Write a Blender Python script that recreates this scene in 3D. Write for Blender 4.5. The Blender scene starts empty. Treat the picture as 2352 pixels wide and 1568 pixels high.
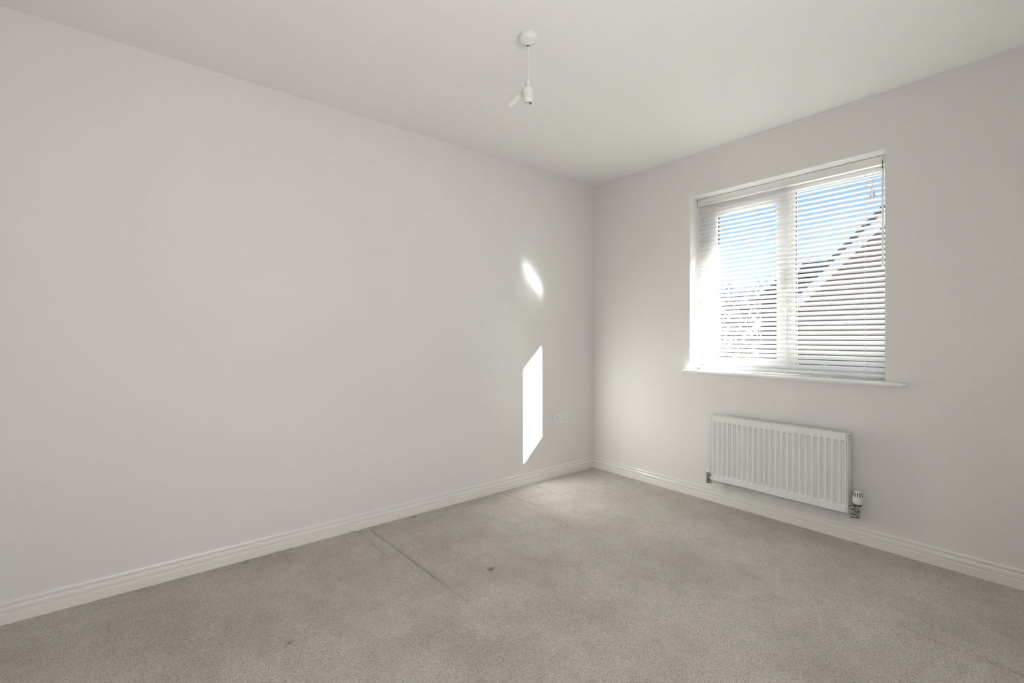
import bpy, bmesh, math, random
import numpy as np
from mathutils import Vector, Matrix

random.seed(7)
np.random.seed(7)
S = bpy.context.scene
COL = S.collection

# ------------------------------------------------------------------ camera
cam_d = bpy.data.cameras.new('camera')
cam = bpy.data.objects.new('camera', cam_d)
COL.objects.link(cam)
YAW = 0.8891
cam.location = (3.0062, 2.614, 1.1288)
cam.rotation_euler = Vector((-math.cos(YAW), -math.sin(YAW), 0)).to_track_quat('-Z', 'Y').to_euler()
cam_d.sensor_width = 36.0
cam_d.lens = 36.0 * 1057.75 / 2352
cam_d.shift_y = -11.03 / 2352
cam_d.clip_start = 0.02
cam_d.clip_end = 300
S.camera = cam

# ------------------------------------------------------------------ view
S.view_settings.view_transform = 'Standard'
S.view_settings.look = 'None'
S.view_settings.exposure = 0.53
S.view_settings.gamma = 1.0
S.view_settings.use_curve_mapping = False
S.cycles.max_bounces = 6
S.cycles.diffuse_bounces = 4
S.cycles.glossy_bounces = 3
S.cycles.transparent_max_bounces = 10
S.cycles.sample_clamp_indirect = 0.0
S.cycles.blur_glossy = 0.0
S.cycles.use_denoising = True
S.cycles.use_guiding = True
S.cycles.use_light_tree = False
S.cycles.guiding_training_samples = 64

# ------------------------------------------------------------------ sky
W = bpy.data.worlds.new('sky')
S.world = W
W.use_nodes = True
nt = W.node_tree
nt.nodes.clear()
o_ = nt.nodes.new('ShaderNodeOutputWorld')
bg = nt.nodes.new('ShaderNodeBackground')
tc = nt.nodes.new('ShaderNodeTexCoord')
sx = nt.nodes.new('ShaderNodeSeparateXYZ')
rp = nt.nodes.new('ShaderNodeValToRGB')
rp.color_ramp.elements[0].position = 0.0
rp.color_ramp.elements[0].color = (0.72, 0.78, 0.84, 1)
rp.color_ramp.elements[1].position = 1.0
rp.color_ramp.elements[1].color = (0.11, 0.24, 0.55, 1)
for p_, c_ in ((0.09, (0.50, 0.64, 0.80)), (0.20, (0.29, 0.46, 0.72)), (0.30, (0.25, 0.42, 0.70)), (0.55, (0.18, 0.34, 0.64))):
    e = rp.color_ramp.elements.new(p_)
    e.color = (*c_, 1)
nz = nt.nodes.new('ShaderNodeTexNoise')
nz.inputs['Scale'].default_value = 3.2
nz.inputs['Detail'].default_value = 5
mp = nt.nodes.new('ShaderNodeMapping')
mp.inputs['Scale'].default_value = (1, 1, 3.0)
cr = nt.nodes.new('ShaderNodeValToRGB')
cr.color_ramp.elements[0].position = 0.52
cr.color_ramp.elements[0].color = (0, 0, 0, 1)
cr.color_ramp.elements[1].position = 0.72
cr.color_ramp.elements[1].color = (0.8, 0.8, 0.8, 1)
mx = nt.nodes.new('ShaderNodeMixRGB')
mx.inputs[2].default_value = (0.72, 0.76, 0.82, 1)
nt.links.new(tc.outputs['Generated'], sx.inputs[0])
nt.links.new(sx.outputs['Z'], rp.inputs[0])
nt.links.new(tc.outputs['Generated'], mp.inputs[0])
nt.links.new(mp.outputs[0], nz.inputs['Vector'])
nt.links.new(nz.outputs['Fac'], cr.inputs[0])
nt.links.new(cr.outputs[0], mx.inputs[0])
nt.links.new(rp.outputs[0], mx.inputs[1])
nt.links.new(mx.outputs[0], bg.inputs['Color'])
bg.inputs['Strength'].default_value = 1.1
nt.links.new(bg.outputs[0], o_.inputs[0])

# ------------------------------------------------------------------ sun
SUN = Vector((-0.662, 1.0, 0.634)).normalized()
sd = bpy.data.lights.new('sun', 'SUN')
sd.energy = 88.0
sd.angle = math.radians(0.53)
sd.color = (1.0, 0.985, 0.965)
so = bpy.data.objects.new('sun', sd)
COL.objects.link(so)
so.location = SUN * 20
so.rotation_euler = SUN.to_track_quat('Z', 'Y').to_euler()

# added fill lamp behind the camera that brightens the room
ad = bpy.data.lights.new('rear_fill_light', 'AREA')
ad.shape = 'RECTANGLE'
ad.size = 1.5
ad.size_y = 2.0
ad.energy = 22.5
ad.color = (1.0, 0.995, 0.985)
ao = bpy.data.objects.new('rear_fill_light', ad)
COL.objects.link(ao)
ao.location = (2.6, 3.10, 1.06)
ao.rotation_euler = Vector((0, 1, -0.55)).to_track_quat('Z', 'Y').to_euler()


# ------------------------------------------------------------------ helpers
def mat(name, color, rough=0.6, spec=0.5, metal=0.0, noise=None, bump=None):
    m = bpy.data.materials.new(name)
    m.use_nodes = True
    t = m.node_tree
    b = t.nodes['Principled BSDF']
    b.inputs['Base Color'].default_value = (*color, 1)
    b.inputs['Roughness'].default_value = rough
    b.inputs['Specular IOR Level'].default_value = spec
    b.inputs['Metallic'].default_value = metal
    co = t.nodes.new('ShaderNodeTexCoord')
    if noise:
        sc, amt, det = noise
        n = t.nodes.new('ShaderNodeTexNoise')
        n.inputs['Scale'].default_value = sc
        n.inputs['Detail'].default_value = det
        r = t.nodes.new('ShaderNodeMapRange')
        r.inputs['From Min'].default_value = 0.3
        r.inputs['From Max'].default_value = 0.7
        r.inputs['To Min'].default_value = 1 - amt
        r.inputs['To Max'].default_value = 1 + amt
        h = t.nodes.new('ShaderNodeHueSaturation')
        h.inputs['Color'].default_value = (*color, 1)
        t.links.new(co.outputs['Object'], n.inputs['Vector'])
        t.links.new(n.outputs['Fac'], r.inputs['Value'])
        t.links.new(r.outputs[0], h.inputs['Value'])
        t.links.new(h.outputs[0], b.inputs['Base Color'])
    if bump:
        sc, st, dist = bump
        n = t.nodes.new('ShaderNodeTexNoise')
        n.inputs['Scale'].default_value = sc
        n.inputs['Detail'].default_value = 3
        bp = t.nodes.new('ShaderNodeBump')
        bp.inputs['Strength'].default_value = st
        bp.inputs['Distance'].default_value = dist
        t.links.new(co.outputs['Object'], n.inputs['Vector'])
        t.links.new(n.outputs['Fac'], bp.inputs['Height'])
        t.links.new(bp.outputs[0], b.inputs['Normal'])
    return m


def obj(name, bm, m, parent=None, smooth=False):
    me = bpy.data.meshes.new(name)
    bmesh.ops.recalc_face_normals(bm, faces=bm.faces)
    bm.to_mesh(me)
    bm.free()
    me.materials.append(m)
    if smooth:
        for p in me.polygons:
            p.use_smooth = True
        try:
            me.set_sharp_from_angle(angle=math.radians(40))
        except Exception:
            pass
    o = bpy.data.objects.new(name, me)
    COL.objects.link(o)
    if parent:
        o.parent = parent
    return o


def pydata(name, v, f, m, parent=None, smooth=False):
    me = bpy.data.meshes.new(name)
    me.from_pydata(v, [], f)
    me.materials.append(m)
    if smooth:
        for p in me.polygons:
            p.use_smooth = True
    o = bpy.data.objects.new(name, me)
    COL.objects.link(o)
    if parent:
        o.parent = parent
    return o


def box(bm, x0, x1, y0, y1, z0, z1, bev=0.0, seg=2):
    vs = [bm.verts.new((x, y, z)) for x in (x0, x1) for y in (y0, y1) for z in (z0, z1)]
    fs = []
    for q in ((0, 1, 3, 2), (4, 6, 7, 5), (0, 4, 5, 1), (2, 3, 7, 6), (0, 2, 6, 4), (1, 5, 7, 3)):
        fs.append(bm.faces.new([vs[i] for i in q]))
    bmesh.ops.recalc_face_normals(bm, faces=fs)
    if bev > 0:
        es = list({e for f in fs for e in f.edges})
        bmesh.ops.bevel(bm, geom=es, offset=bev, segments=seg, affect='EDGES', profile=0.5)


def tube(bm, pts, r, n=8, cap=True):
    pts = [Vector(p) for p in pts]
    rs = r if isinstance(r, (list, tuple)) else [r] * len(pts)
    rings = []
    up = None
    for i, p in enumerate(pts):
        d = (pts[min(i + 1, len(pts) - 1)] - pts[max(i - 1, 0)]).normalized()
        if up is None:
            up = Vector((0, 0, 1)) if abs(d.z) < 0.9 else Vector((1, 0, 0))
        a = d.cross(up).normalized()
        b = a.cross(d).normalized()
        up = b
        rings.append([bm.verts.new(p + (a * math.cos(2 * math.pi * k / n) + b * math.sin(2 * math.pi * k / n)) * rs[i]) for k in range(n)])
    for i in range(len(rings) - 1):
        for k in range(n):
            bm.faces.new((rings[i][k], rings[i][(k + 1) % n], rings[i + 1][(k + 1) % n], rings[i + 1][k]))
    if cap:
        bm.faces.new(rings[0][::-1])
        bm.faces.new(rings[-1])


def lathe(bm, prof, origin=(0, 0, 0), n=32, axis='Z', cap=True):
    o = Vector(origin)
    rings = []
    for r, z in prof:
        ring = []
        for k in range(n):
            a = 2 * math.pi * k / n
            c, s = r * math.cos(a), r * math.sin(a)
            p = {'Z': (c, s, z), 'Y': (c, z, s), 'X': (z, c, s)}[axis]
            ring.append(bm.verts.new(o + Vector(p)))
        rings.append(ring)
    for i in range(len(rings) - 1):
        for k in range(n):
            bm.faces.new((rings[i][k], rings[i][(k + 1) % n], rings[i + 1][(k + 1) % n], rings[i + 1][k]))
    if cap:
        bm.faces.new(rings[0][::-1])
        bm.faces.new(rings[-1])


def prism(bm, prof, axis, a0, a1):
    """prof: closed 2D loop; axis 'X' -> prof is (y,z); 'Y' -> (x,z)"""
    def P(q, a):
        return {'X': (a, q[0], q[1]), 'Y': (q[0], a, q[1]), 'Z': (q[0], q[1], a)}[axis]
    A = [bm.verts.new(P(q, a0)) for q in prof]
    B = [bm.verts.new(P(q, a1)) for q in prof]
    n = len(prof)
    for k in range(n):
        bm.faces.new((A[k], A[(k + 1) % n], B[(k + 1) % n], B[k]))
    bm.faces.new(A[::-1])
    bm.faces.new(B)


def empty(name, loc):
    o = bpy.data.objects.new(name, None)
    COL.objects.link(o)
    o.location = loc
    o.empty_display_size = 0.1
    return o


def tag(o, label, cat, group=None):
    o['label'] = label
    o['category'] = cat
    if group:
        o['group'] = group
    return o


def struct(o):
    o['kind'] = 'structure'
    return o


def shift(o, root):
    """root carries a location: keep the mesh where it was written in world units"""
    o.matrix_parent_inverse = Matrix.Translation(-Vector(root.location))
    return o


def part(name, bm, m, root, smooth=False):
    o = obj(name, bm, m, root, smooth)
    top = root
    while top.parent:
        top = top.parent
    if root is top and root.type == 'EMPTY':
        shift(o, root)
    return o


# ------------------------------------------------------------------ materials
M = {}
M['wall'] = mat('wall_paint', (0.775, 0.76, 0.735), 0.75, 0.25, noise=(1.3, 0.012, 0))
M['ceil'] = mat('ceiling_paint', (0.88, 0.87, 0.85), 0.85, 0.15)
M['reveal'] = mat('reveal_pale', (0.86, 0.855, 0.84), 0.7, 0.25)  # faces of the window opening, paler than the wall
M['gloss'] = mat('white_gloss_wood', (0.82, 0.805, 0.765), 0.22, 0.5)
M['sill'] = mat('sill_gloss_paint', (0.84, 0.83, 0.81), 0.12, 1.0)
M['upvc'] = mat('white_upvc', (0.86, 0.86, 0.85), 0.3, 0.5)
M['slat'] = mat('white_slat_vinyl', (0.90, 0.90, 0.90), 0.34, 0.5)
# vinyl slats let a little daylight through
_t = M['slat'].node_tree
_mx = _t.nodes.new('ShaderNodeMixShader')
_tl = _t.nodes.new('ShaderNodeBsdfTranslucent')
_tl.inputs[0].default_value = (0.90, 0.90, 0.90, 1)
_mx.inputs[0].default_value = 0.30
_t.links.new(_t.nodes['Principled BSDF'].outputs[0], _mx.inputs[1])
_t.links.new(_tl.outputs[0], _mx.inputs[2])
_t.links.new(_mx.outputs[0], _t.nodes['Material Output'].inputs[0])
M['rail'] = mat('white_rail_enamel', (0.82, 0.81, 0.78), 0.14, 0.5)
M['cord'] = mat('white_cord', (0.80, 0.79, 0.78), 0.8, 0.2)
M['clear'] = mat('clear_wand', (0.85, 0.85, 0.83), 0.15, 0.6)
M['rad'] = mat('radiator_enamel', (0.83, 0.83, 0.81), 0.28, 0.5)
M['dark'] = mat('dark_recess', (0.03, 0.03, 0.03), 0.8, 0.2)
M['gasket'] = mat('black_gasket', (0.03, 0.028, 0.035), 0.6, 0.3)
M['chrome'] = mat('tarnished_chrome', (0.40, 0.39, 0.375), 0.25, 0.5, metal=1.0, noise=(90, 0.25, 2))
M['plastic'] = mat('white_plastic', (0.80, 0.80, 0.78), 0.28, 0.5)
M['ivory'] = mat('aged_white_plastic', (0.78, 0.77, 0.73), 0.32, 0.5)
M['collar'] = mat('dark_metal_collar', (0.10, 0.095, 0.09), 0.4, 0.5, metal=0.6)
M['pipe'] = mat('painted_pipe', (0.72, 0.70, 0.65), 0.5, 0.3)
M['paper'] = mat('paper_tag', (0.74, 0.73, 0.68), 0.7, 0.2)
M['brick'] = mat('brown_brick', (0.115, 0.088, 0.088), 0.9, 0.2, noise=(7, 0.16, 3))
M['brickp'] = mat('grey_brick', (0.10, 0.095, 0.11), 0.9, 0.2, noise=(7, 0.16, 3))
M['tile'] = mat('brown_roof_tile', (0.085, 0.068, 0.060), 0.85, 0.2, noise=(6, 0.2, 3))
M['slate'] = mat('dark_grey_slate', (0.045, 0.048, 0.058), 0.8, 0.25, noise=(5, 0.15, 3))
M['barge'] = mat('white_bargeboard', (0.40, 0.40, 0.44), 0.5, 0.3)
M['bark'] = mat('grey_bark', (0.035, 0.032, 0.034), 0.9, 0.1, noise=(9, 0.2, 3))
M['grass'] = mat('lawn', (0.07, 0.075, 0.04), 0.95, 0.1, noise=(2.5, 0.3, 4))
M['bounce'] = mat('pale_bounce_slab', (0.50, 0.49, 0.47), 0.9, 0.1, noise=(3, 0.1, 2))  # pale so the added slab bounces sunlight
M['fence'] = mat('dark_fence_timber', (0.075, 0.06, 0.055), 0.9, 0.1, noise=(8, 0.2, 3))
M['leafd'] = mat('dark_shrub_leaf', (0.05, 0.055, 0.03), 0.7, 0.3)
M['leafy'] = mat('yellow_shrub_leaf', (0.32, 0.29, 0.10), 0.7, 0.3)
M['soffit'] = mat('soffit_board', (0.8, 0.8, 0.8), 0.5, 0.4)


def glass():
    m = bpy.data.materials.new('window_glass')
    m.use_nodes = True
    t = m.node_tree
    t.nodes.clear()
    o = t.nodes.new('ShaderNodeOutputMaterial')
    mx = t.nodes.new('ShaderNodeMixShader')
    tr = t.nodes.new('ShaderNodeBsdfTransparent')
    tr.inputs[0].default_value = (0.95, 0.97, 0.96, 1)
    gl = t.nodes.new('ShaderNodeBsdfGlossy')
    gl.inputs['Roughness'].default_value = 0.02
    lw = t.nodes.new('ShaderNodeLayerWeight')
    lw.inputs['Blend'].default_value = 0.5
    pw = t.nodes.new('ShaderNodeMath'); pw.operation = 'POWER'; pw.inputs[1].default_value = 4.0
    fr = t.nodes.new('ShaderNodeMath'); fr.operation = 'MULTIPLY_ADD'; fr.inputs[1].default_value = 0.5; fr.inputs[2].default_value = 0.025
    t.links.new(lw.outputs['Facing'], pw.inputs[0])
    t.links.new(pw.outputs[0], fr.inputs[0])
    t.links.new(fr.outputs[0], mx.inputs[0])
    t.links.new(tr.outputs[0], mx.inputs[1])
    t.links.new(gl.outputs[0], mx.inputs[2])
    t.links.new(mx.outputs[0], o.inputs[0])
    return m


M['glass'] = glass()


def carpet():
    m = bpy.data.materials.new('beige_carpet')
    m.use_nodes = True
    t = m.node_tree
    L = t.links.new
    b = t.nodes['Principled BSDF']
    b.inputs['Roughness'].default_value = 0.95
    b.inputs['Specular IOR Level'].default_value = 0.08
    b.inputs['Sheen Weight'].default_value = 0.25
    b.inputs['Sheen Roughness'].default_value = 0.6
    co = t.nodes.new('ShaderNodeTexCoord')

    def N(sc, det, rough=0.5, dist=0.0):
        n = t.nodes.new('ShaderNodeTexNoise')
        n.inputs['Scale'].default_value = sc
        n.inputs['Detail'].default_value = det
        n.inputs['Roughness'].default_value = rough
        n.inputs['Distortion'].default_value = dist
        L(co.outputs['Object'], n.inputs['Vector'])
        return n

    def ramp(src, stops):
        r = t.nodes.new('ShaderNodeValToRGB')
        els = r.color_ramp.elements
        els[0].position, els[0].color = stops[0][0], (*stops[0][1], 1)
        els[1].position, els[1].color = stops[-1][0], (*stops[-1][1], 1)
        for p, c in stops[1:-1]:
            e = els.new(p)
            e.color = (*c, 1)
        L(src, r.inputs[0])
        return r

    tuft = N(235, 2, 0.65, 0.0)
    blot = N(2.6, 3, 0.6)
    mid = N(17, 1, 0.6)
    base = ramp(tuft.outputs['Fac'], [(0.30, (0.24, 0.21, 0.18)), (0.47, (0.49, 0.447, 0.405)),
                                      (0.60, (0.575, 0.53, 0.488)), (0.75, (0.69, 0.645, 0.605))])
    bl = ramp(blot.outputs['Fac'], [(0.32, (0.90, 0.885, 0.87)), (0.62, (1.10, 1.10, 1.105))])
    ml = ramp(mid.outputs['Fac'], [(0.3, (0.95, 0.95, 0.945)), (0.7, (1.04, 1.04, 1.04))])
    m1 = t.nodes.new('ShaderNodeMixRGB'); m1.blend_type = 'MULTIPLY'; m1.inputs[0].default_value = 1
    m2 = t.nodes.new('ShaderNodeMixRGB'); m2.blend_type = 'MULTIPLY'; m2.inputs[0].default_value = 1
    L(base.outputs[0], m1.inputs[1]); L(bl.outputs[0], m1.inputs[2])
    L(m1.outputs[0], m2.inputs[1]); L(ml.outputs[0], m2.inputs[2])
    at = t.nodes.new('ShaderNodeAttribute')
    at.attribute_name = 'soil_shade'
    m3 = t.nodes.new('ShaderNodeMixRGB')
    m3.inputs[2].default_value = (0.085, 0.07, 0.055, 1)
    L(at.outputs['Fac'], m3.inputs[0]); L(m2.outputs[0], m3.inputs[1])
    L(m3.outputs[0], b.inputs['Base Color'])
    bp = t.nodes.new('ShaderNodeBump')
    bp.inputs['Strength'].default_value = 0.9
    bp.inputs['Distance'].default_value = 0.005
    L(tuft.outputs['Fac'], bp.inputs['Height'])
    L(bp.outputs[0], b.inputs['Normal'])
    return m


M['carpet'] = carpet()

# ------------------------------------------------------------------ room
RX, RY, RH = 3.55, 2.95, 2.4
ZF = 0.024
WY0, WY1, WZ0, WZ1 = 0.8925, 1.9785, 0.872, 2.104
WT = -0.30

bm = bmesh.new(); box(bm, WT, RX + 0.15, -0.15, 0, -0.1, RH + 0.1); struct(obj('wall_left', bm, M['wall']))
bm = bmesh.new()
ys = [0, WY0, WY1, 4.41]
zs = [-0.1, WZ0, WZ1, RH + 0.1]
# wall slab with a rectangular opening, one welded mesh
for i in range(3):
    for k in range(3):
        if i == 1 and k == 1:
            continue
        box(bm, WT, 0, ys[i], ys[i + 1], zs[k], zs[k + 1])
bmesh.ops.remove_doubles(bm, verts=bm.verts, dist=1e-5)
seen = {}
for f in list(bm.faces):
    key = tuple(sorted(v.index for v in f.verts)) if False else tuple(sorted(tuple(round(c, 4) for c in v.co) for v in f.verts))
    seen.setdefault(key, []).append(f)
for fs in seen.values():
    if len(fs) > 1:
        bmesh.ops.delete(bm, geom=fs, context='FACES_ONLY')
wr = struct(obj('wall_right', bm, M['wall']))
wr.data.materials.append(M['reveal'])
for p_ in wr.data.polygons:
    c_ = p_.center
    if WT < c_.x < -0.001 and WY0 - 1e-3 < c_.y < WY1 + 1e-3 and WZ0 - 1e-3 < c_.z < WZ1 + 1e-3:
        p_.material_index = 1
bm = bmesh.new(); box(bm, RX, RX + 0.15, 0, RY + 1.5, -0.1, RH + 0.1); struct(obj('wall_back', bm, M['wall']))
# near wall, with an unseen opening made up for the fill lamp
bm = bmesh.new()
DX0, DX1, DZ1 = 1.8, 3.4, 2.08
box(bm, 0, DX0, RY, RY + 0.1, -0.1, RH + 0.1)
box(bm, DX1, RX, RY, RY + 0.1, -0.1, RH + 0.1)
box(bm, DX0, DX1, RY, RY + 0.1, DZ1, RH + 0.1)
struct(obj('wall_near', bm, M['wall']))
bm = bmesh.new(); box(bm, 0, RX + 0.15, RY + 1.35, RY + 1.45, -0.1, RH + 0.1); struct(obj('wall_fill_box', bm, M['wall']))  # unseen wall added to close off the space behind the fill lamp
bm = bmesh.new(); box(bm, WT, RX + 0.15, -0.15, RY + 1.5, RH, RH + 0.12); struct(obj('ceiling', bm, M['ceil']))

# skirting boards: moulded profile (distance from wall, height)
PROF = [(0.0, 0.0), (0.0165, 0.0), (0.0165, 0.0600), (0.0158, 0.0618), (0.0095, 0.0632), (0.0092, 0.0660), (0.0128, 0.0690),
        (0.0138, 0.076), (0.0128, 0.084), (0.0095, 0.0900), (0.0045, 0.0925), (0.0045, 0.0955), (0.0098, 0.0975),
        (0.0098, 0.1030), (0.0080, 0.1085), (0.0045, 0.1108), (0.0, 0.1112)]


def skirting(name, wall, far):
    v, f = [], []
    for (d, z) in PROF:
        v.append((d, d, z))
        v.append((far, d, z) if wall == 'left' else (d, far, z))
    n = len(PROF)
    for i in range(n - 1):
        f.append((2 * i, 2 * i + 1, 2 * i + 3, 2 * i + 2))
    o = pydata(name, v, f, M['gloss'])
    return struct(o)


skirting('baseboard_left', 'left', RX)
skirting('baseboard_right', 'right', RY)


# carpet with dents and creases in the pile
def smooth_noise(X, Y, sc, seed):
    rs = np.random.RandomState(seed)
    out = np.zeros_like(X)
    for _ in range(10):
        a = rs.uniform(0, 2 * math.pi)
        k = sc * rs.uniform(0.5, 1.6)
        out += np.sin((X * math.cos(a) + Y * math.sin(a)) * k + rs.uniform(0, 6.3))
    return out / 10


def seg_dist(X, Y, a, b):
    ax, ay = a
    bx, by = b
    dx, dy = bx - ax, by - ay
    L2 = dx * dx + dy * dy
    t = np.clip(((X - ax) * dx + (Y - ay) * dy) / L2, 0, 1)
    px, py = ax + t * dx, ay + t * dy
    side = ((X - ax) * dy - (Y - ay) * dx) / math.sqrt(L2)
    return np.hypot(X - px, Y - py), side


step = 0.006
nx, ny = int(RX / step) + 1, int((RY + 1.35) / step / 1) + 1
xs = np.linspace(0.0, RX, nx)
yv = np.concatenate([np.arange(0, RY, step), np.linspace(RY, RY + 1.35, 30)])
ny = len(yv)
X, Y = np.meshgrid(xs, yv, indexing='ij')
Zc = np.full_like(X, ZF)
Zc += 0.0012 * smooth_noise(X, Y, 9, 1) + 0.0006 * smooth_noise(X, Y, 35, 2) + 0.0005 * np.random.uniform(-1, 1, X.shape)
soil_shade = np.zeros_like(X)  # colour darkening: real soil plus shade painted into creases and dents
CREASE = [
    ([(1.974, 0.06), (1.958, 0.40), (1.946, 0.747)], 0.0055, 0.0065),
    ([(1.946, 0.747), (1.937, 1.003)], 0.0030, 0.0060),
    ([(1.995, 0.05), (1.985, 0.45), (1.975, 0.70)], -0.0022, 0.012),
    ([(2.034, 0.019), (2.038, 0.43)], 0.0028, 0.008),
    ([(2.058, 0.03), (2.058, 0.42)], -0.0018, 0.010),
    ([(1.018, 0.036), (0.981, 0.37)], 0.0030, 0.005),
    ([(0.981, 0.37), (0.948, 0.376)], 0.0030, 0.005),
    ([(0.722, 2.18), (0.755, 2.237), (0.758, 2.342), (0.766, 2.498), (0.79, 2.75)], 0.0036, 0.008),
    ([(0.785, 2.2), (0.785, 2.498)], -0.0020, 0.012),
    ([(3.095, 0.15), (3.098, 0.28), (3.101, 0.42)], 0.0014, 0.006),
    ([(3.101, 0.42), (3.106, 0.70)], 0.0007, 0.006),
    ([(2.427, 0.023), (2.432, 0.19)], 0.0026, 0.006),
    ([(2.45, 0.02), (2.452, 0.22)], -0.0014, 0.010),
    ([(2.243, 0.365), (2.055, 0.416)], 0.0016, 0.008),
]
for pts, dep, wid in CREASE:
    for a, b in zip(pts[:-1], pts[1:]):
        d, s = seg_dist(X, Y, a, b)
        Zc -= 2.2 * dep * np.exp(-(d / wid) ** 2)
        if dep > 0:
            soil_shade = np.maximum(soil_shade, 42 * dep * np.exp(-(d / (wid * 0.75)) ** 2))  # dirt and shade of the crease put into the colour
DENT = [  # x, y, rx, ry, depth, painted dark (soil plus shade)
    (1.703, 0.848, 0.016, 0.011, 0.015, 0.75), (2.582, 0.813, 0.012, 0.011, 0.008, 0.6),
    (1.698, 0.040, 0.016, 0.009, 0.014, 0.8), (1.400, 0.034, 0.006, 0.009, 0.010, 0.6), (1.380, 0.036, 0.005, 0.009, 0.010, 0.6), (1.05, 0.032, 0.006, 0.009, 0.009, 0.5), (1.03, 0.034, 0.006, 0.009, 0.009, 0.4),
    (1.418, 0.232, 0.016, 0.012, 0.005, 0.0), (2.596, 0.036, 0.018, 0.009, 0.012, 0.7), (2.391, 0.030, 0.007, 0.007, 0.012, 0.9),
    (0.530, 1.86, 0.010, 0.020, 0.003, 0.14), (0.801, 1.935, 0.010, 0.026, 0.003, 0.14), (0.64, 0.379, 0.016, 0.014, 0.005, 0.0),
    (0.65, 1.513, 0.010, 0.010, 0.003, 0.2), (0.943, 1.187, 0.020, 0.03, 0.003, 0.08), (0.026, 1.865, 0.007, 0.012, 0.012, 0.8),
    (2.281, 0.996, 0.004, 0.004, 0.002, 0.6), (2.068, 1.092, 0.004, 0.004, 0.002, 0.5), (1.35, 1.76, 0.004, 0.004, 0.002, 0.6),
    (1.495, 1.791, 0.004, 0.004, 0.002, 0.6), (2.253, 0.80, 0.05, 0.04, 0.001, 0.10), (1.10, 1.0, 0.05, 0.06, 0.001, 0.05),
    (1.64, 1.50, 0.010, 0.012, 0.002, 0.18), (0.016, 0.016, 0.010, 0.010, 0.012, 0.5),
]
for (x, y, rx, ry, dep, sl) in DENT:
    g = np.exp(-(((X - x) / rx) ** 2 + ((Y - y) / ry) ** 2))
    rim = np.exp(-(((X - x) / (rx * 1.9)) ** 2 + ((Y - y) / (ry * 1.9)) ** 2)) - g
    Zc += -dep * g + 0.35 * dep * rim
    soil_shade = np.maximum(soil_shade, sl * g)
V = np.stack([X, Y, Zc], -1).reshape(-1, 3)
I = np.arange(nx * ny).reshape(nx, ny)
Q = np.stack([I[:-1, :-1], I[1:, :-1], I[1:, 1:], I[:-1, 1:]], -1).reshape(-1, 4)
me = bpy.data.meshes.new('floor')
me.vertices.add(len(V))
me.vertices.foreach_set('co', V.astype(np.float32).ravel())
me.loops.add(Q.size)
me.loops.foreach_set('vertex_index', Q.astype(np.int32).ravel())
me.polygons.add(len(Q))
me.polygons.foreach_set('loop_start', np.arange(0, Q.size, 4, dtype=np.int32))
me.update(calc_edges=True)
me.polygons.foreach_set('use_smooth', np.ones(len(Q), dtype=bool))
a = me.attributes.new('soil_shade', 'FLOAT', 'POINT')
a.data.foreach_set('value', soil_shade.astype(np.float32).ravel())
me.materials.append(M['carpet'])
me.validate()
floor = bpy.data.objects.new('floor', me)
COL.objects.link(floor)
struct(floor)

# ------------------------------------------------------------------ window
FX0, FX1 = -0.192, -0.145
F0, F1, G0, G1 = WY0, WY1, 0.895, WZ1
FW = 0.058
FR = 0.025
MU0, MU1 = 1.468, 1.505
bm = bmesh.new()
box(bm, FX0, FX1, F0, F0 + FW, G0, G1, 0.003)
box(bm, FX0, FX1, F1 - FR, F1, G0, G1, 0.003)
box(bm, FX0, FX1, F0 + FW, F1 - FR, G0, G0 + 0.060, 0.003)
box(bm, FX0, FX1, F0 + FW, F1 - FR, G1 - 0.078, G1, 0.003)
box(bm, FX0, FX1, MU0, MU1, G0 + 0.060, G1 - 0.078, 0.003)
win = struct(obj('window_1', bm, M['upvc']))
# opening sash on the left
SX0, SX1 = -0.178, -0.137
SY0, SY1, SZ0, SZ1 = 0.946, 1.472, 0.947, 2.032
GY0, GY1, GZ0, GZ1 = 1.013, 1.403, 0.974, 1.972
bm = bmesh.new()
box(bm, SX0, SX1, SY0, GY0, GZ0, GZ1)
prism(bm, [(SX1, GY1 + 0.003), (SX1 - 0.003, GY1), (-0.150, GY1), (-0.164, GY1 + 0.022), (SX0, GY1 + 0.027), (SX0, SY1), (SX1, SY1)], 'Z', GZ0, GZ1)
box(bm, SX0, SX1, SY0, SY1, SZ0, GZ0)
box(bm, SX0, SX1, SY0, SY1, GZ1, SZ1)
sash = obj('sash', bm, M['upvc'], win)


def gasket(y0, y1, z0, z1, parent):
    b = bmesh.new()
    w = 0.0032
    box(b, -0.172, -0.160, y0, y0 + w, z0, z1)
    box(b, -0.172, -0.160, y1 - w, y1, z0, z1)
    box(b, -0.172, -0.160, y0 + w, y1 - w, z0, z0 + w)
    box(b, -0.172, -0.160, y0 + w, y1 - w, z1 - 0.0025, z1)
    return obj('gasket', b, M['gasket'], parent)


gasket(GY0, GY1 + 0.026, GZ0, GZ1, sash)
bm = bmesh.new(); box(bm, -0.168, -0.164, GY0 - 0.004, GY1 + 0.030, GZ0 - 0.004, GZ1 + 0.004); obj('pane', bm, M['glass'], sash)
PY0, PY1, PZ0, PZ1 = MU1 - 0.002, F1 - FR + 0.002, G0 + 0.058, G1 - 0.076
gasket(PY0, PY1, PZ0, PZ1, win)
bm = bmesh.new(); box(bm, -0.168, -0.164, PY0 - 0.004, PY1 + 0.004, PZ0 - 0.004, PZ1 + 0.004); obj('pane', bm, M['glass'], win)
# handle on the sash stile
bm = bmesh.new()
box(bm, -0.137, -0.127, 1.424, 1.450, 1.42, 1.56, 0.004)
box(bm, -0.127, -0.112, 1.430, 1.444, 1.48, 1.50, 0.003)
obj('sash_handle', bm, M['upvc'], sash)
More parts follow.
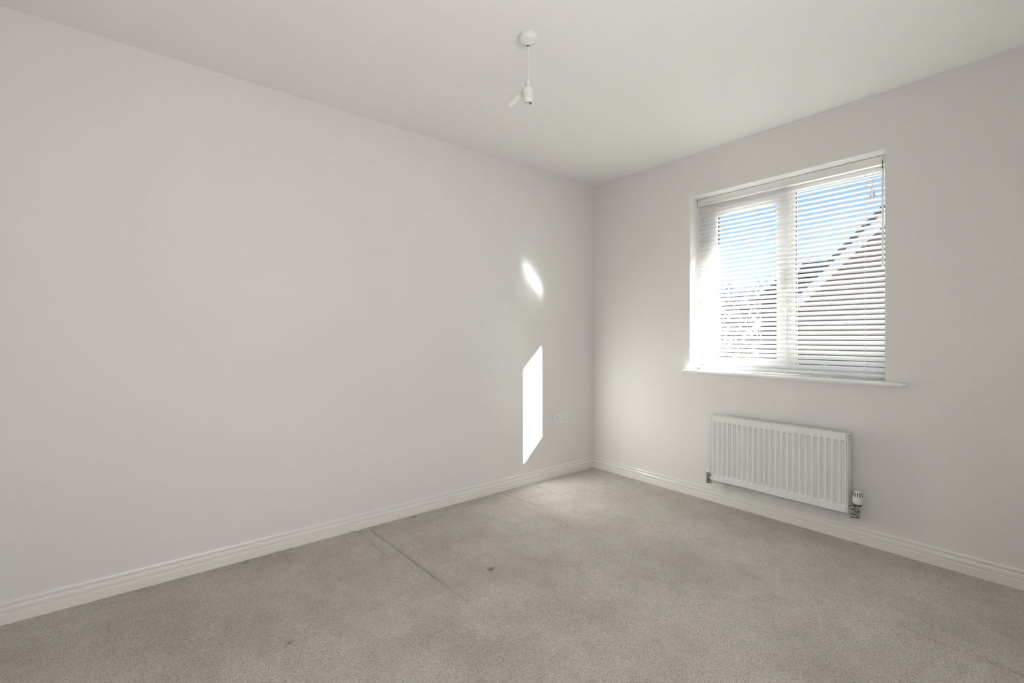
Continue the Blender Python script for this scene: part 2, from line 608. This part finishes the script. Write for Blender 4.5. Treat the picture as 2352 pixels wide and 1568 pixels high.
# window board with rounded nose and horns
bm = bmesh.new()
ST, SB = 0.8955, 0.8715
nose = [(-0.145, SB), (-0.145, ST), (0.0175, ST)]
for k in range(0, 9):
    a_ = math.pi / 2 - math.pi * k / 8
    nose.append((0.022 + 0.012 * math.cos(a_), (ST + SB) / 2 + 0.012 * math.sin(a_)))
prism(bm, nose, 'Y', WY0 + 0.0008, WY1 - 0.0008)
horn = [(0.0005, SB), (0.0005, ST), (0.0175, ST)] + nose[3:]
for (ya, yb, sgn) in ((0.838, WY0 + 0.0008, -1), (WY1 - 0.0008, 2.052, 1)):
    prism(bm, horn, 'Y', ya, yb)
    # rounded end return
    yy = ya if sgn < 0 else yb
    for i in range(1, 5):
        t0, t1 = (i - 1) / 4, i / 4
        w0 = 0.034 - 0.020 * (1 - math.sqrt(max(0, 1 - t1 * t1)))
        xx = w0
        seg_ = [(0.0005, SB + 0.0008 * i), (0.0005, ST - 0.0008 * i), (xx - 0.008, ST - 0.0008 * i), (xx, (ST + SB) / 2), (xx - 0.008, SB + 0.0008 * i)]
        prism(bm, seg_, 'Y', yy + sgn * 0.016 * t0, yy + sgn * 0.016 * t1)
obj('window_sill', bm, M['sill'], win, smooth=True)

# ------------------------------------------------------------------ venetian blind
XB = -0.110
BY0, BY1 = 0.905, 1.968
PITCH, SW, TILT = 0.02885, 0.0325, math.radians(43.0)
bl = empty('venetian_blind', (XB, (BY0 + BY1) / 2, 2.096))
tag(bl, 'white aluminium venetian blind half tilted in the window recess above the radiator', 'blind')
bm = bmesh.new()
# U shaped head rail: front lip, channel and slim bottom flange
hr = [(-0.124, 2.056), (-0.097, 2.056), (-0.0945, 2.058), (-0.0945, 2.0625), (-0.0965, 2.064), (-0.0965, 2.097), (-0.095, 2.0985),
      (-0.095, 2.1015), (-0.0985, 2.1015), (-0.0985, 2.068), (-0.122, 2.068), (-0.122, 2.1015), (-0.1265, 2.1015), (-0.1265, 2.058)]
prism(bm, hr, 'Y', 0.8985, 1.9735)
head = part('head_rail', bm, M['rail'], bl)
for yy in (0.8985, 1.9715):
    bm = bmesh.new(); box(bm, -0.128, -0.0935, yy, yy + 0.002, 2.055, 2.102); part('end_cap', bm, M['rail'], bl)
# slat section: gently crowned strip
prof = []
for k in range(7):
    u = -1 + 2 * k / 6
    prof.append((u * SW / 2, 0.0005 * (1 - u * u)))
c_, s_ = math.cos(TILT), math.sin(TILT)
sec = []
for (u, h) in prof:
    sec.append((u * c_ + h * s_, -u * s_ + h * c_))
bm = bmesh.new()
ha = (BY1 - BY0) / 2
ra_ = [bm.verts.new((x, -ha, z)) for (x, z) in sec]
rb_ = [bm.verts.new((x, ha, z)) for (x, z) in sec]
for k in range(len(sec) - 1):
    bm.faces.new((ra_[k], rb_[k], rb_[k + 1], ra_[k + 1]))
slat0 = obj('slat', bm, M['slat'], bl, smooth=True)
NS = 38
ZTOP = 2.0163
for i in range(NS):
    o = slat0 if i == 0 else slat0.copy()
    if i:
        COL.objects.link(o)
        o.parent = bl
    o.location = (0, 0, ZTOP - i * PITCH - 2.096)
    o.rotation_euler = (random.uniform(-0.0006, 0.0006), random.uniform(-0.006, 0.006), 0)
ZLAST = ZTOP - (NS - 1) * PITCH
bm = bmesh.new()
br = [(-0.124, 0.9235), (-0.120, 0.9275), (-0.1015, 0.9275), (-0.0965, 0.9235), (-0.0965, 0.9105), (-0.0985, 0.9085), (-0.1215, 0.9085), (-0.124, 0.9105)]
prism(bm, br, 'Y', BY0 - 0.002, BY1 + 0.002)
brail = part('bottom_rail', bm, M['rail'], bl)
for yy in (1.018, 1.474, 1.868):
    bm = bmesh.new(); box(bm, -0.117, -0.0955, yy - 0.012, yy + 0.012, 0.9050, 0.9095, 0.001); obj('cord_button', bm, M['plastic'], brail)
for yy in (1.018, 1.474, 1.868):
    for xx, dy in ((XB + SW / 2 * c_ + 0.002, 0.004), (XB - SW / 2 * c_ - 0.0015, -0.003)):
        bm = bmesh.new()
        tube(bm, [(xx, yy + dy, 2.058), (xx, yy + dy, 1.5), (xx, yy + dy, 0.926)], 0.0008, 5)
        part('ladder_cord', bm, M['cord'], bl)
    bm = bmesh.new()
    tube(bm, [(XB, yy, 2.058), (XB, yy, 0.926)], 0.0007, 5)
    part('lift_cord', bm, M['cord'], bl)
# pull cords with tassels
for (y1, z1, dx) in ((1.901, 1.915, 0.0), (1.912, 1.918, 0.004)):
    bm = bmesh.new()
    tube(bm, [(-0.0925, 1.907, 2.060), (-0.0885 + dx, 1.9068, 2.0), (-0.0865 + dx, (1.907 + y1) / 2, 1.955), (-0.086 + dx, y1, z1 - 0.002)], 0.0009, 5)
    pc = part('pull_cord', bm, M['cord'], bl)
    bm = bmesh.new()
    lathe(bm, [(0.0022, 0.0), (0.0032, -0.004), (0.0055, -0.020), (0.0072, -0.034), (0.0068, -0.038), (0.003, -0.0385)], (-0.086 + dx, y1 - 0.004 if dx == 0 else y1 + 0.002, z1), 12)
    obj('tassel', bm, M['plastic'], pc, smooth=True)
# tilt wand
bm = bmesh.new()
tube(bm, [(-0.0900, 1.9495, 2.030), (-0.0885, 1.950, 1.77), (-0.0885, 1.950, 1.505)], [0.0048, 0.0048, 0.0052], 6)
wd = part('tilt_wand', bm, M['clear'], bl)
bm = bmesh.new()
tube(bm, [(-0.094, 1.949, 2.072), (-0.0905, 1.949, 2.066), (-0.0895, 1.949, 2.05), (-0.090, 1.9495, 2.028)], 0.0018, 6)
obj('wand_hook', bm, M['gasket'], wd)

# ------------------------------------------------------------------ radiator
ra = empty('radiator', (0.055, 1.464, 0.19))
tag(ra, 'white ribbed steel panel radiator mounted low on the wall under the window', 'radiator')
RY0, RY1, RZ0, RZ1 = 1.0935, 1.835, 0.196, 0.612
XF = 0.085
NF = 23
pitch = (RY1 - RY0 - 0.0) / (NF + 0.25)
cols = [(RY0 + 0.0015, 0.0, 0), (RY0 + 0.006, 0.0, 0)]
y = RY0 + 0.0075
for k in range(NF):
    c = RY0 + 0.6 * pitch + 0.002 + k * (RY1 - RY0 - 1.25 * pitch) / (NF - 1)
    hw = pitch / 2
    for off, dd in ((-0.36, 0.0), (-0.27, 0.3), (-0.19, 0.9), (-0.13, 1.0), (0.13, 1.0), (0.19, 0.9), (0.27, 0.3), (0.36, 0.0)):
        cols.append((c + off * pitch, dd, 1))
cols += [(RY1 - 0.006, 0.0, 0), (RY1 - 0.0015, 0.0, 0)]
rows = [(RZ0, 0), (RZ0 + 0.026, 0), (RZ0 + 0.032, 0.25), (RZ0 + 0.038, 0.8), (RZ0 + 0.043, 1.0), (RZ1 - 0.051, 1.0), (RZ1 - 0.046, 0.8), (RZ1 - 0.040, 0.25), (RZ1 - 0.034, 0), (RZ1 - 0.013, 0), (RZ1 - 0.0115, 0.12), (RZ1 - 0.010, 0), (RZ1 - 0.001, 0)]
v, f = [], []
for (yy, dd, _) in cols:
    for (zz, ff) in rows:
        dep = 0.012 * dd * ff
        if abs(zz - (RZ1 - 0.0115)) < 1e-6:
            dep = 0.001
        v.append((XF - dep, yy, zz))
nr = len(rows)
for i in range(len(cols) - 1):
    for j in range(nr - 1):
        f.append((i * nr + j, (i + 1) * nr + j, (i + 1) * nr + j + 1, i * nr + j + 1))
o = pydata('front_panel', v, f, M['rad'], ra)
shift(o, ra)
md = o.modifiers.new('thickness', 'SOLIDIFY')
md.thickness = 0.003
md.offset = -1
bm = bmesh.new()
box(bm, 0.030, 0.036, RY0 + 0.004, RY1 - 0.004, RZ0 + 0.004, RZ1 - 0.016, 0.001)
part('back_panel', bm, M['rad'], ra)
# side covers with the returned front edge
for (ya, yb) in ((RY0 - 0.0045, RY0), (RY1, RY1 + 0.0045)):
    bm = bmesh.new()
    box(bm, 0.030, XF + 0.0005, ya, yb, RZ0 - 0.001, RZ1 + 0.002, 0.0012)
    sc = part('side_cover', bm, M['rad'], ra)
    if ya > 1.5:
        b2 = bmesh.new()
        for (x0, z0, w, h) in ((0.070, RZ1 - 0.012, 0.008, 0.004), (0.047, RZ1 - 0.016, 0.006, 0.005), (0.047, RZ1 - 0.040, 0.006, 0.012)):
            box(b2, x0, x0 + w, yb - 0.001, yb + 0.0006, z0, z0 + h)
        obj('cover_slot', b2, M['dark'], sc)
# lower lip below front panel
bm = bmesh.new()
box(bm, 0.078, XF + 0.001, RY0, RY1, RZ0 - 0.004, RZ0 + 0.0015, 0.001)
part('bottom_lip', bm, M['rad'], ra)
# top grille: frame and bars
bm = bmesh.new()
box(bm, 0.079, XF, RY0, RY1, RZ1 - 0.002, RZ1 + 0.002, 0.0008)
box(bm, 0.030, 0.036, RY0, RY1, RZ1 - 0.002, RZ1 + 0.002, 0.0008)
gr = part('top_grille', bm, M['rad'], ra)
bm = bmesh.new(); box(bm, 0.036, 0.079, -0.0062, 0.0062, -0.0015, 0.0015)
gb = obj('grille_bar', bm, M['rad'], gr)
nb = 52
for k in range(nb):
    q = gb if k == 0 else gb.copy()
    if k:
        COL.objects.link(q)
        q.parent = gr
    q.location = (0, RY0 + 0.006 + k * (RY1 - RY0 - 0.012) / (nb - 1), RZ1)
# convector fins seen from below
bm = bmesh.new()
for k in range(40):
    yy = RY0 + 0.03 + k * (RY1 - RY0 - 0.06) / 39
    box(bm, 0.036, 0.074, yy - 0.0006, yy + 0.0006, RZ0 + 0.03, RZ1 - 0.03)
fi = part('convector_fins', bm, M['rad'], ra)
# wall brackets
for yy in (1.19, 1.74):
    bm = bmesh.new()
    box(bm, 0.0008, 0.030, yy - 0.015, yy + 0.015, RZ0 + 0.03, RZ1 - 0.05, 0.001)
    part('wall_bracket', bm, M['rad'], ra)
# thermostatic valve, right
TY, TX = 1.8755, 0.058
bm = bmesh.new()
lathe(bm, [(0.0085, -0.062), (0.0095, -0.060), (0.0095, -0.040), (0.0125, -0.038), (0.0125, -0.028), (0.0095, -0.026), (0.0095, -0.006), (0.0150, -0.004), (0.0150, 0.006), (0.012, 0.008)], (TX, TY, 0.236), 14)
lathe(bm, [(0.009, -0.034), (0.009, -0.026), (0.0115, -0.025), (0.0115, -0.013), (0.009, -0.012), (0.009, 0.0)], (TX, TY, 0.221), 12, 'Y')
lathe(bm, [(0.0095, -0.030), (0.0118, -0.029), (0.0118, -0.016), (0.0095, -0.014), (0.0095, 0.006), (0.006, 0.010)], (TX, TY, 0.177), 12, 'Y')
tv = part('thermostatic_valve', bm, M['chrome'], ra, smooth=True)
bm = bmesh.new()
lathe(bm, [(0.012, 0.0), (0.0165, 0.001), (0.0225, 0.008), (0.0245, 0.018), (0.0243, 0.034), (0.0215, 0.052), (0.0180, 0.066), (0.0150, 0.0705), (0.0, 0.072)], (TX, TY, 0.244), 28, cap=False)
bm2 = bmesh.new()
lathe(bm2, [(0.0145, 0.0), (0.0175, 0.0005), (0.0175, 0.007), (0.0145, 0.0075)], (TX, TY, 0.2375), 24)
obj('collar', bm2, M['collar'], tv, smooth=True)
vh = obj('valve_head', bm, M['plastic'], tv, smooth=True)
bm = bmesh.new()
for k in range(12):
    a_ = 2 * math.pi * (k + 0.5) / 12
    ca, sa = math.cos(a_), math.sin(a_)
    P = []
    for (r, z) in ((0.0231, 0.044), (0.0186, 0.0655)):
        for (dr, dt) in ((0.0002, -0.0021), (0.0002, 0.0021)):
            P.append(Vector((TX + (r + dr) * ca - dt * sa, TY + (r + dr) * sa + dt * ca, 0.244 + z)))
    vs = [bm.verts.new(p) for p in P]
    bm.faces.new((vs[0], vs[1], vs[3], vs[2]))
obj('head_slots', bm, M['dark'], vh)
# index mark (small triangle) on the head, facing the room
bm = bmesh.new()
ctr = Vector((TX, TY, 0))
dirn = Vector((0.84, 0.54, 0)).normalized()
tang = Vector((-dirn.y, dirn.x, 0))
tri = []
for (u, z, r) in ((-0.0035, 0.0415, 0.0236), (0.0035, 0.0415, 0.0236), (0.0, 0.0355, 0.0245)):
    tri.append(bm.verts.new(ctr + dirn * r + tang * u + Vector((0, 0, 0.244 + z))))
bm.faces.new(tri)
obj('index_mark', bm, M['chrome'], vh)
# lockshield valve, left
LY, LX = 1.052, 0.055
bm = bmesh.new()
lathe(bm, [(0.008, -0.050), (0.0092, -0.048), (0.0092, -0.030), (0.0120, -0.028), (0.0120, -0.018), (0.0092, -0.016), (0.0092, 0.006), (0.0115, 0.008), (0.0115, 0.020), (0.008, 0.022)], (LX, LY, 0.204), 14)
lathe(bm, [(0.009, 0.0), (0.009, 0.012), (0.0115, 0.013), (0.0115, 0.025), (0.009, 0.026), (0.009, 0.040)], (LX, LY, 0.214), 12, 'Y')
lathe(bm, [(0.006, -0.010), (0.0095, -0.006), (0.0095, 0.012), (0.0115, 0.014), (0.0115, 0.024), (0.009, 0.025)], (LX, LY, 0.168), 12, 'Y')
lv = part('lockshield_valve', bm, M['chrome'], ra, smooth=True)
bm = bmesh.new()
lathe(bm, [(0.0105, 0.0), (0.0110, 0.006), (0.0095, 0.018), (0.0075, 0.028), (0.004, 0.033), (0.0, 0.034)], (LX, LY, 0.226), 16, cap=False)
obj('valve_cap', bm, M['ivory'], lv, smooth=True)
# feed pipes that sag behind the radiator
bm = bmesh.new()
tube(bm, [(0.055, 1.074, 0.168), (0.054, 1.12, 0.1665), (0.050, 1.19, 0.166), (0.045, 1.26, 0.170), (0.038, 1.33, 0.182), (0.024, 1.40, 0.205), (0.010, 1.44, 0.235), (0.001, 1.45, 0.25)], 0.0048, 8)
part('feed_pipe', bm, M['pipe'], ra, smooth=True)
bm = bmesh.new()
tube(bm, [(0.058, 1.848, 0.177), (0.055, 1.80, 0.177), (0.048, 1.72, 0.181), (0.038, 1.64, 0.192), (0.022, 1.56, 0.215), (0.001, 1.52, 0.25)], 0.0048, 8)
part('feed_pipe', bm, M['pipe'], ra, smooth=True)

# ------------------------------------------------------------------ double socket
sk = empty('socket_outlet', (0.391, 0.0, 0.482))
tag(sk, 'white double plug socket low on the left wall beside the sunlight patch', 'socket')
bm = bmesh.new(); box(bm, 0.391 - 0.071, 0.391 + 0.071, 0.0002, 0.0085, 0.442, 0.5215, 0.0022)
part('plate', bm, M['plastic'], sk)
for sx_ in (-1, 1):
    bm = bmesh.new()
    xx = 0.391 + sx_ * 0.0105
    box(bm, xx - 0.0055, xx + 0.0055, 0.0080, 0.0112, 0.489, 0.5105, 0.001)
    part('rocker_switch', bm, M['plastic'], sk)
    bm = bmesh.new()
    cx = 0.391 + sx_ * 0.036
    box(bm, cx - 0.0021, cx + 0.0021, 0.0060, 0.00868, 0.4845, 0.4925)
    for hx in (-0.0105, 0.0105):
        box(bm, cx + hx - 0.0031, cx + hx + 0.0031, 0.0060, 0.00868, 0.4635, 0.4680)
    part('pin_holes', bm, M['dark'], sk)
for sx_ in (-1, 1):
    bm = bmesh.new()
    lathe(bm, [(0.0032, 0.0080), (0.0032, 0.0090), (0.0, 0.0091)], (0.391 + sx_ * 0.0602, 0, 0.482), 10, 'Y', cap=False)
    part('screw', bm, M['plastic'], sk)

# ------------------------------------------------------------------ pendant light
PX, PY = 1.7265, 1.145
pl = empty('pendant_light', (PX, PY, 2.4))
tag(pl, 'bare white pendant lamp holder with paper tag hanging from the ceiling rose', 'light')
bm = bmesh.new()
lathe(bm, [(0.0385, 0.0), (0.0398, -0.0015), (0.0398, -0.0125), (0.0385, -0.0135), (0.0398, -0.0145), (0.0395, -0.0235), (0.0378, -0.0265), (0.030, -0.0300), (0.019, -0.0335), (0.0105, -0.0370), (0.0075, -0.0412), (0.006, -0.0415), (0.006, -0.039), (0.0, -0.039)], (PX, PY, 2.4), 40, cap=False)
rose = part('ceiling_rose', bm, M['plastic'], pl, smooth=True)
bm = bmesh.new()
lathe(bm, [(0.0050, -0.0414), (0.0050, -0.0425), (0.0, -0.0425)], (PX, PY, 2.4), 12, cap=False)
obj('cable_entry', bm, M['dark'], rose)
bm = bmesh.new()
tube(bm, [(PX, PY, 2.362), (PX - 0.0025, PY + 0.001, 2.33), (PX - 0.003, PY + 0.001, 2.28), (PX - 0.001, PY, 2.220)], 0.0022, 8)
part('cable', bm, M['ivory'], pl, smooth=True)
bm = bmesh.new()
lathe(bm, [(0.0032, 0.112), (0.0042, 0.110), (0.0066, 0.100), (0.0072, 0.090), (0.0085, 0.089), (0.0085, 0.080), (0.0076, 0.079), (0.0090, 0.070), (0.0125, 0.066), (0.0215, 0.063), (0.0232, 0.058), (0.0232, 0.040), (0.0225, 0.0385), (0.0235, 0.0375), (0.0235, 0.0315), (0.0210, 0.0300)], (PX, PY, 2.114), 30)
hold = part('lamp_holder', bm, M['ivory'], pl, smooth=True)
bm = bmesh.new()
lathe(bm, [(0.0205, 0.030), (0.0205, 0.0245), (0.0225, 0.0240), (0.0225, 0.0195), (0.0200, 0.0190), (0.0205, 0.012), (0.0190, 0.002), (0.0175, 0.0), (0.0150, 0.001), (0.0145, 0.020), (0.0, 0.020)], (PX, PY, 2.114), 30, cap=False)
sl = obj('socket_sleeve', bm, M['plastic'], hold, smooth=True)
bm = bmesh.new()
for (ax, ay) in ((0.0055, 0.0), (-0.0055, 0.0)):
    lathe(bm, [(0.0028, 0.0205), (0.0028, 0.012), (0.0, 0.0115)], (PX + ax, PY + ay, 2.114), 10, cap=False)
box(bm, PX - 0.0150, PX - 0.0120, PY - 0.0025, PY + 0.0025, 2.1145, 2.1300)
box(bm, PX + 0.0120, PX + 0.0150, PY - 0.0025, PY + 0.0025, 2.1145, 2.1300)
obj('contacts', bm, M['chrome'], hold, smooth=True)
# paper tag: a band round the neck whose long end hangs down to one side
fwv = Vector((math.cos(YAW), math.sin(YAW), 0))
lf = Vector((0.777, -0.63, 0)).normalized()
bm = bmesh.new()
path = [(0.000, 0.082, -0.0100), (0.014, 0.066, -0.0200), (0.030, 0.049, -0.0245), (0.046, 0.032, -0.0240), (0.062, 0.0155, -0.0215), (0.077, -0.001, -0.0180)]
hw = 0.0100
pr = []
for i, (u, z, d) in enumerate(path):
    a0 = path[max(i - 1, 0)]
    a1 = path[min(i + 1, len(path) - 1)]
    t_ = Vector((a1[0] - a0[0], a1[1] - a0[1])).normalized()
    n_ = Vector((-t_.y, t_.x))
    row = []
    for s2 in (-1, 1):
        for th in (0, 0.0005):
            uu, zz = u + n_.x * hw * s2, z + n_.y * hw * s2
            row.append(bm.verts.new(Vector((PX, PY, 2.114 + zz)) + lf * uu + fwv * (d + th)))
    pr.append(row)
for i in range(len(pr) - 1):
    p, q = pr[i], pr[i + 1]
    bm.faces.new((p[0], p[2], q[2], q[0]))
    bm.faces.new((p[1], q[1], q[3], p[3]))
    bm.faces.new((p[0], q[0], q[1], p[1]))
    bm.faces.new((p[2], p[3], q[3], q[2]))
bm.faces.new((pr[0][0], pr[0][1], pr[0][3], pr[0][2]))
bm.faces.new((pr[-1][0], pr[-1][2], pr[-1][3], pr[-1][1]))
part('tag', bm, M['paper'], pl)
bm = bmesh.new()
A = [Vector((PX, PY, 2.114)) + lf * u + Vector((0, 0, z)) + fwv * d for (u, z, d) in ((0.0135, 0.074, -0.0105), (0.0180, 0.0935, -0.0095), (0.0020, 0.0975, -0.0088), (-0.0020, 0.076, -0.0098))]
fr = [bm.verts.new(p) for p in A]
bk = [bm.verts.new(p + fwv * 0.0005) for p in A]
bm.faces.new(fr); bm.faces.new(bk[::-1])
for k in range(4):
    bm.faces.new((fr[k], bk[k], bk[(k + 1) % 4], fr[(k + 1) % 4]))
part('tag_end', bm, M['paper'], pl)

# ------------------------------------------------------------------ house eaves and ground, plus added light shapers
bm = bmesh.new(); box(bm, -0.735, WT, -1.0, 4.41, 2.35, 2.37); struct(obj('trim_1', bm, M['soffit']))
bm = bmesh.new(); box(bm, -0.755, -0.735, -1.0, 4.41, 2.34, 2.50); struct(obj('trim_2', bm, M['soffit']))
bm = bmesh.new(); box(bm, -2.12, WT, 4.41, 9.0, -2.6, 4.6); struct(obj('sun_blocker', bm, M['brick']))  # unseen block added to keep the sun off the right pane
bm = bmesh.new(); box(bm, -70, WT, -60, 40, -2.72, -2.62); struct(obj('ground', bm, M['grass']))
bm = bmesh.new(); box(bm, -6.0, WT, -14, 20, -2.62, -2.60); struct(obj('bounce_slab', bm, M['bounce']))  # unseen slab added to bounce sun up onto blind and ceiling

# ------------------------------------------------------------------ neighbouring houses
GZ = -2.6


def P3(a, b, c):
    return Vector((a, b, c))


ga = empty('gable_house', (-12, 1.7, GZ))
tag(ga, 'brown brick house whose gable end with white bargeboard faces the window', 'house')
gx, ey0, ey1, ez = -10.0, -1.85, 5.25, 2.10
ay, az = (ey0 + ey1) / 2, 2.10 + 1.036 * (ey1 - ey0) / 2
bm = bmesh.new()
prism(bm, [(ey0, GZ), (ey1, GZ), (ey1, ez), (ay, az), (ey0, ez)], 'X', gx - 8.0, gx)
part('gable_wall', bm, M['brick'], ga)


def strip(bm, y0, z0, y1, z1, off0, off1, x0, x1):
    d = Vector((y1 - y0, z1 - z0)).normalized()
    n = Vector((-d.y, d.x))
    if n.y < 0:
        n = -n
    prism(bm, [(y0 + n.x * off0, z0 + n.y * off0), (y1 + n.x * off0, z1 + n.y * off0), (y1 + n.x * off1, z1 + n.y * off1), (y0 + n.x * off1, z0 + n.y * off1)], 'X', x0, x1)


sl_ = 1.036
ov = 0.35
for (ya, yb) in ((ey0 - ov, ay), (ey1 + ov, ay)):
    za = ez - ov * sl_
    bm = bmesh.new(); strip(bm, ya, za, yb, az, 0.0, 0.10, gx - 8.1, gx + 0.26); part('roof_slope', bm, M['slate'], ga)
    bm = bmesh.new(); strip(bm, ya, za, yb, az, -0.21, -0.01, gx + 0.20, gx + 0.24); part('bargeboard', bm, M['barge'], ga)

hb = empty('slate_roof_house', (-24, -6, GZ))
tag(hb, 'far house with a dark grey slate roof behind the gable house', 'house')
bm = bmesh.new(); box(bm, -28, -21.8, -6.6, 4.0, GZ, 1.7); part('house_wall', bm, M['brickp'], hb)
bm = bmesh.new(); prism(bm, [(-21.5, 1.85), (-24.6, 5.05), (-28.3, 1.85), (-28.3, 1.6), (-24.6, 4.8), (-21.5, 1.6)], 'Y', -6.75, 4.2); part('roof', bm, M['slate'], hb)
bm = bmesh.new(); box(bm, -24.9, -24.3, 1.0, 1.7, 4.6, 5.8); part('chimney', bm, M['brick'], hb)

hc = empty('brown_roof_house', (-20, -4.2, GZ))
tag(hc, 'low dark house with brown tiled roof beside the bare tree', 'house')
bm = bmesh.new(); box(bm, -20.1, -17.9, -6.05, -1.95, GZ, 2.66); part('house_wall', bm, M['brickp'], hc)
bm = bmesh.new()
hv = [bm.verts.new(q) for q in ((-17.7, -6.25, 2.62), (-17.7, -1.9, 2.62), (-20.3, -1.9, 2.62), (-20.3, -6.25, 2.62), (-19.0, -5.62, 3.95), (-19.0, -1.9, 3.95))]
for q in ((0, 1, 5, 4), (3, 4, 5, 2), (0, 4, 3), (1, 2, 5), (0, 3, 2, 1)):
    bm.faces.new([hv[i] for i in q])
part('roof', bm, M['tile'], hc)

# bare tree beyond the left pane
bt = empty('bare_tree', (-13.0, -5.3, GZ))
tag(bt, 'bare leafless tree with fine twigs seen through the left window pane', 'tree')
trunk = bmesh.new()
twigs_v, twigs_f = [], []


def twig(a, b, r0, r1):
    d = (b - a).normalized()
    u = d.orthogonal().normalized()
    w = d.cross(u)
    i0 = len(twigs_v)
    for (p, r) in ((a, r0), (b, r1)):
        for k in range(3):
            an = 2.0944 * k
            twigs_v.append(p + (u * math.cos(an) + w * math.sin(an)) * r)
    for k in range(3):
        twigs_f.append((i0 + k, i0 + (k + 1) % 3, i0 + 3 + (k + 1) % 3, i0 + 3 + k))


def grow(p, d, ln, r, depth):
    q = p + d * ln
    if depth <= 1:
        tube(trunk, [p, (p + q) / 2 + Vector((random.uniform(-1, 1), random.uniform(-1, 1), 0)) * ln * 0.04, q], [r, r * 0.85, r * 0.7], 7)
    else:
        twig(p, q, r, r * 0.65)
    if depth >= 6:
        return
    n = (5, 3, 3, 4, 4, 4)[depth]
    for _ in range(n):
        nd = (d + Vector((random.gauss(0, 0.48), random.gauss(0, 0.48), random.gauss(0.04, 0.30)))).normalized()
        grow(p + d * ln * random.uniform(0.62, 1.0), nd, ln * random.uniform(0.60, 0.84), max(r * 0.58, 0.006), depth + 1)


grow(Vector((-13.0, -5.3, GZ)), Vector((0, 0.02, 1)).normalized(), 2.15, 0.16, 0)
part('trunk', trunk, M['bark'], bt)
tw = pydata('twigs', [tuple(p) for p in twigs_v], twigs_f, M['bark'], bt)
shift(tw, bt)
tw['kind'] = 'stuff'


# leafy shrubs whose tops show low in the window
def shrub(name, loc, rx, ry, h, n, mats, label):
    r = empty(name, loc)
    tag(r, label, 'shrub', None)
    b = bmesh.new()
    for k in range(6):
        a_ = random.uniform(0, 6.28)
        tube(b, [(loc[0], loc[1], loc[2]), (loc[0] + math.cos(a_) * rx * 0.4, loc[1] + math.sin(a_) * ry * 0.4, loc[2] + h * 0.6), (loc[0] + math.cos(a_) * rx * 0.7, loc[1] + math.sin(a_) * ry * 0.7, loc[2] + h * 0.95)], [0.03, 0.02, 0.006], 5)
    part('stems', b, M['bark'], r)
    for (mname, frac, nm) in mats:
        vv, ff = [], []
        for k in range(int(n * frac)):
            while True:
                p = Vector((random.uniform(-1, 1), random.uniform(-1, 1), random.uniform(-1, 1)))
                if p.length < 1:
                    break
            c = Vector((loc[0] + p.x * rx, loc[1] + p.y * ry, loc[2] + h * 0.62 + p.z * h * 0.40))
            u = Vector((random.gauss(0, 1), random.gauss(0, 1), random.gauss(0, 1))).normalized()
            w = u.orthogonal().normalized()
            s = random.uniform(0.03, 0.06)
            i0 = len(vv)
            vv += [tuple(c - u * s), tuple(c + w * s * 0.45), tuple(c + u * s), tuple(c - w * s * 0.45)]
            ff.append((i0, i0 + 1, i0 + 2, i0 + 3))
        lo = pydata(nm, vv, ff, M[mname], r)
        shift(lo, r)
        lo['kind'] = 'stuff'
    return r


shrub('leafy_shrub', (-9.0, -3.3, GZ), 0.9, 1.0, 4.05, 5200, (('leafd', 0.75, 'leaves'), ('leafy', 0.25, 'yellow_leaves')), 'dark shrub with yellowing leaves below the bare tree, behind the left pane')
shrub('leafy_shrub', (-8.6, -0.95, GZ), 0.6, 0.9, 3.55, 1500, (('leafd', 0.6, 'leaves'), ('leafy', 0.4, 'yellow_leaves')), 'sparse shrub with yellow leaves in front of the brown brick gable')

# dark garden fence across the far gardens
fe = empty('garden_fence', (-14.5, -4, GZ))
tag(fe, 'dark timber garden fence running behind the shrubs', 'fence')
bm = bmesh.new(); box(bm, 0, 0.03, -0.9, 0.9, 0, 1.8)
fp = obj('fence_panel', bm, M['fence'], fe)
bm = bmesh.new(); box(bm, -0.05, 0.05, -0.05, 0.05, 0, 1.95)
fo = obj('fence_post', bm, M['fence'], fe)
for k in range(6):
    a_ = fp if k == 0 else fp.copy()
    b_ = fo if k == 0 else fo.copy()
    if k:
        COL.objects.link(a_); a_.parent = fe
        COL.objects.link(b_); b_.parent = fe
    a_.location = (0, -12.4 + k * 1.9, 0)
    b_.location = (0.02, -11.45 + k * 1.9, 0)
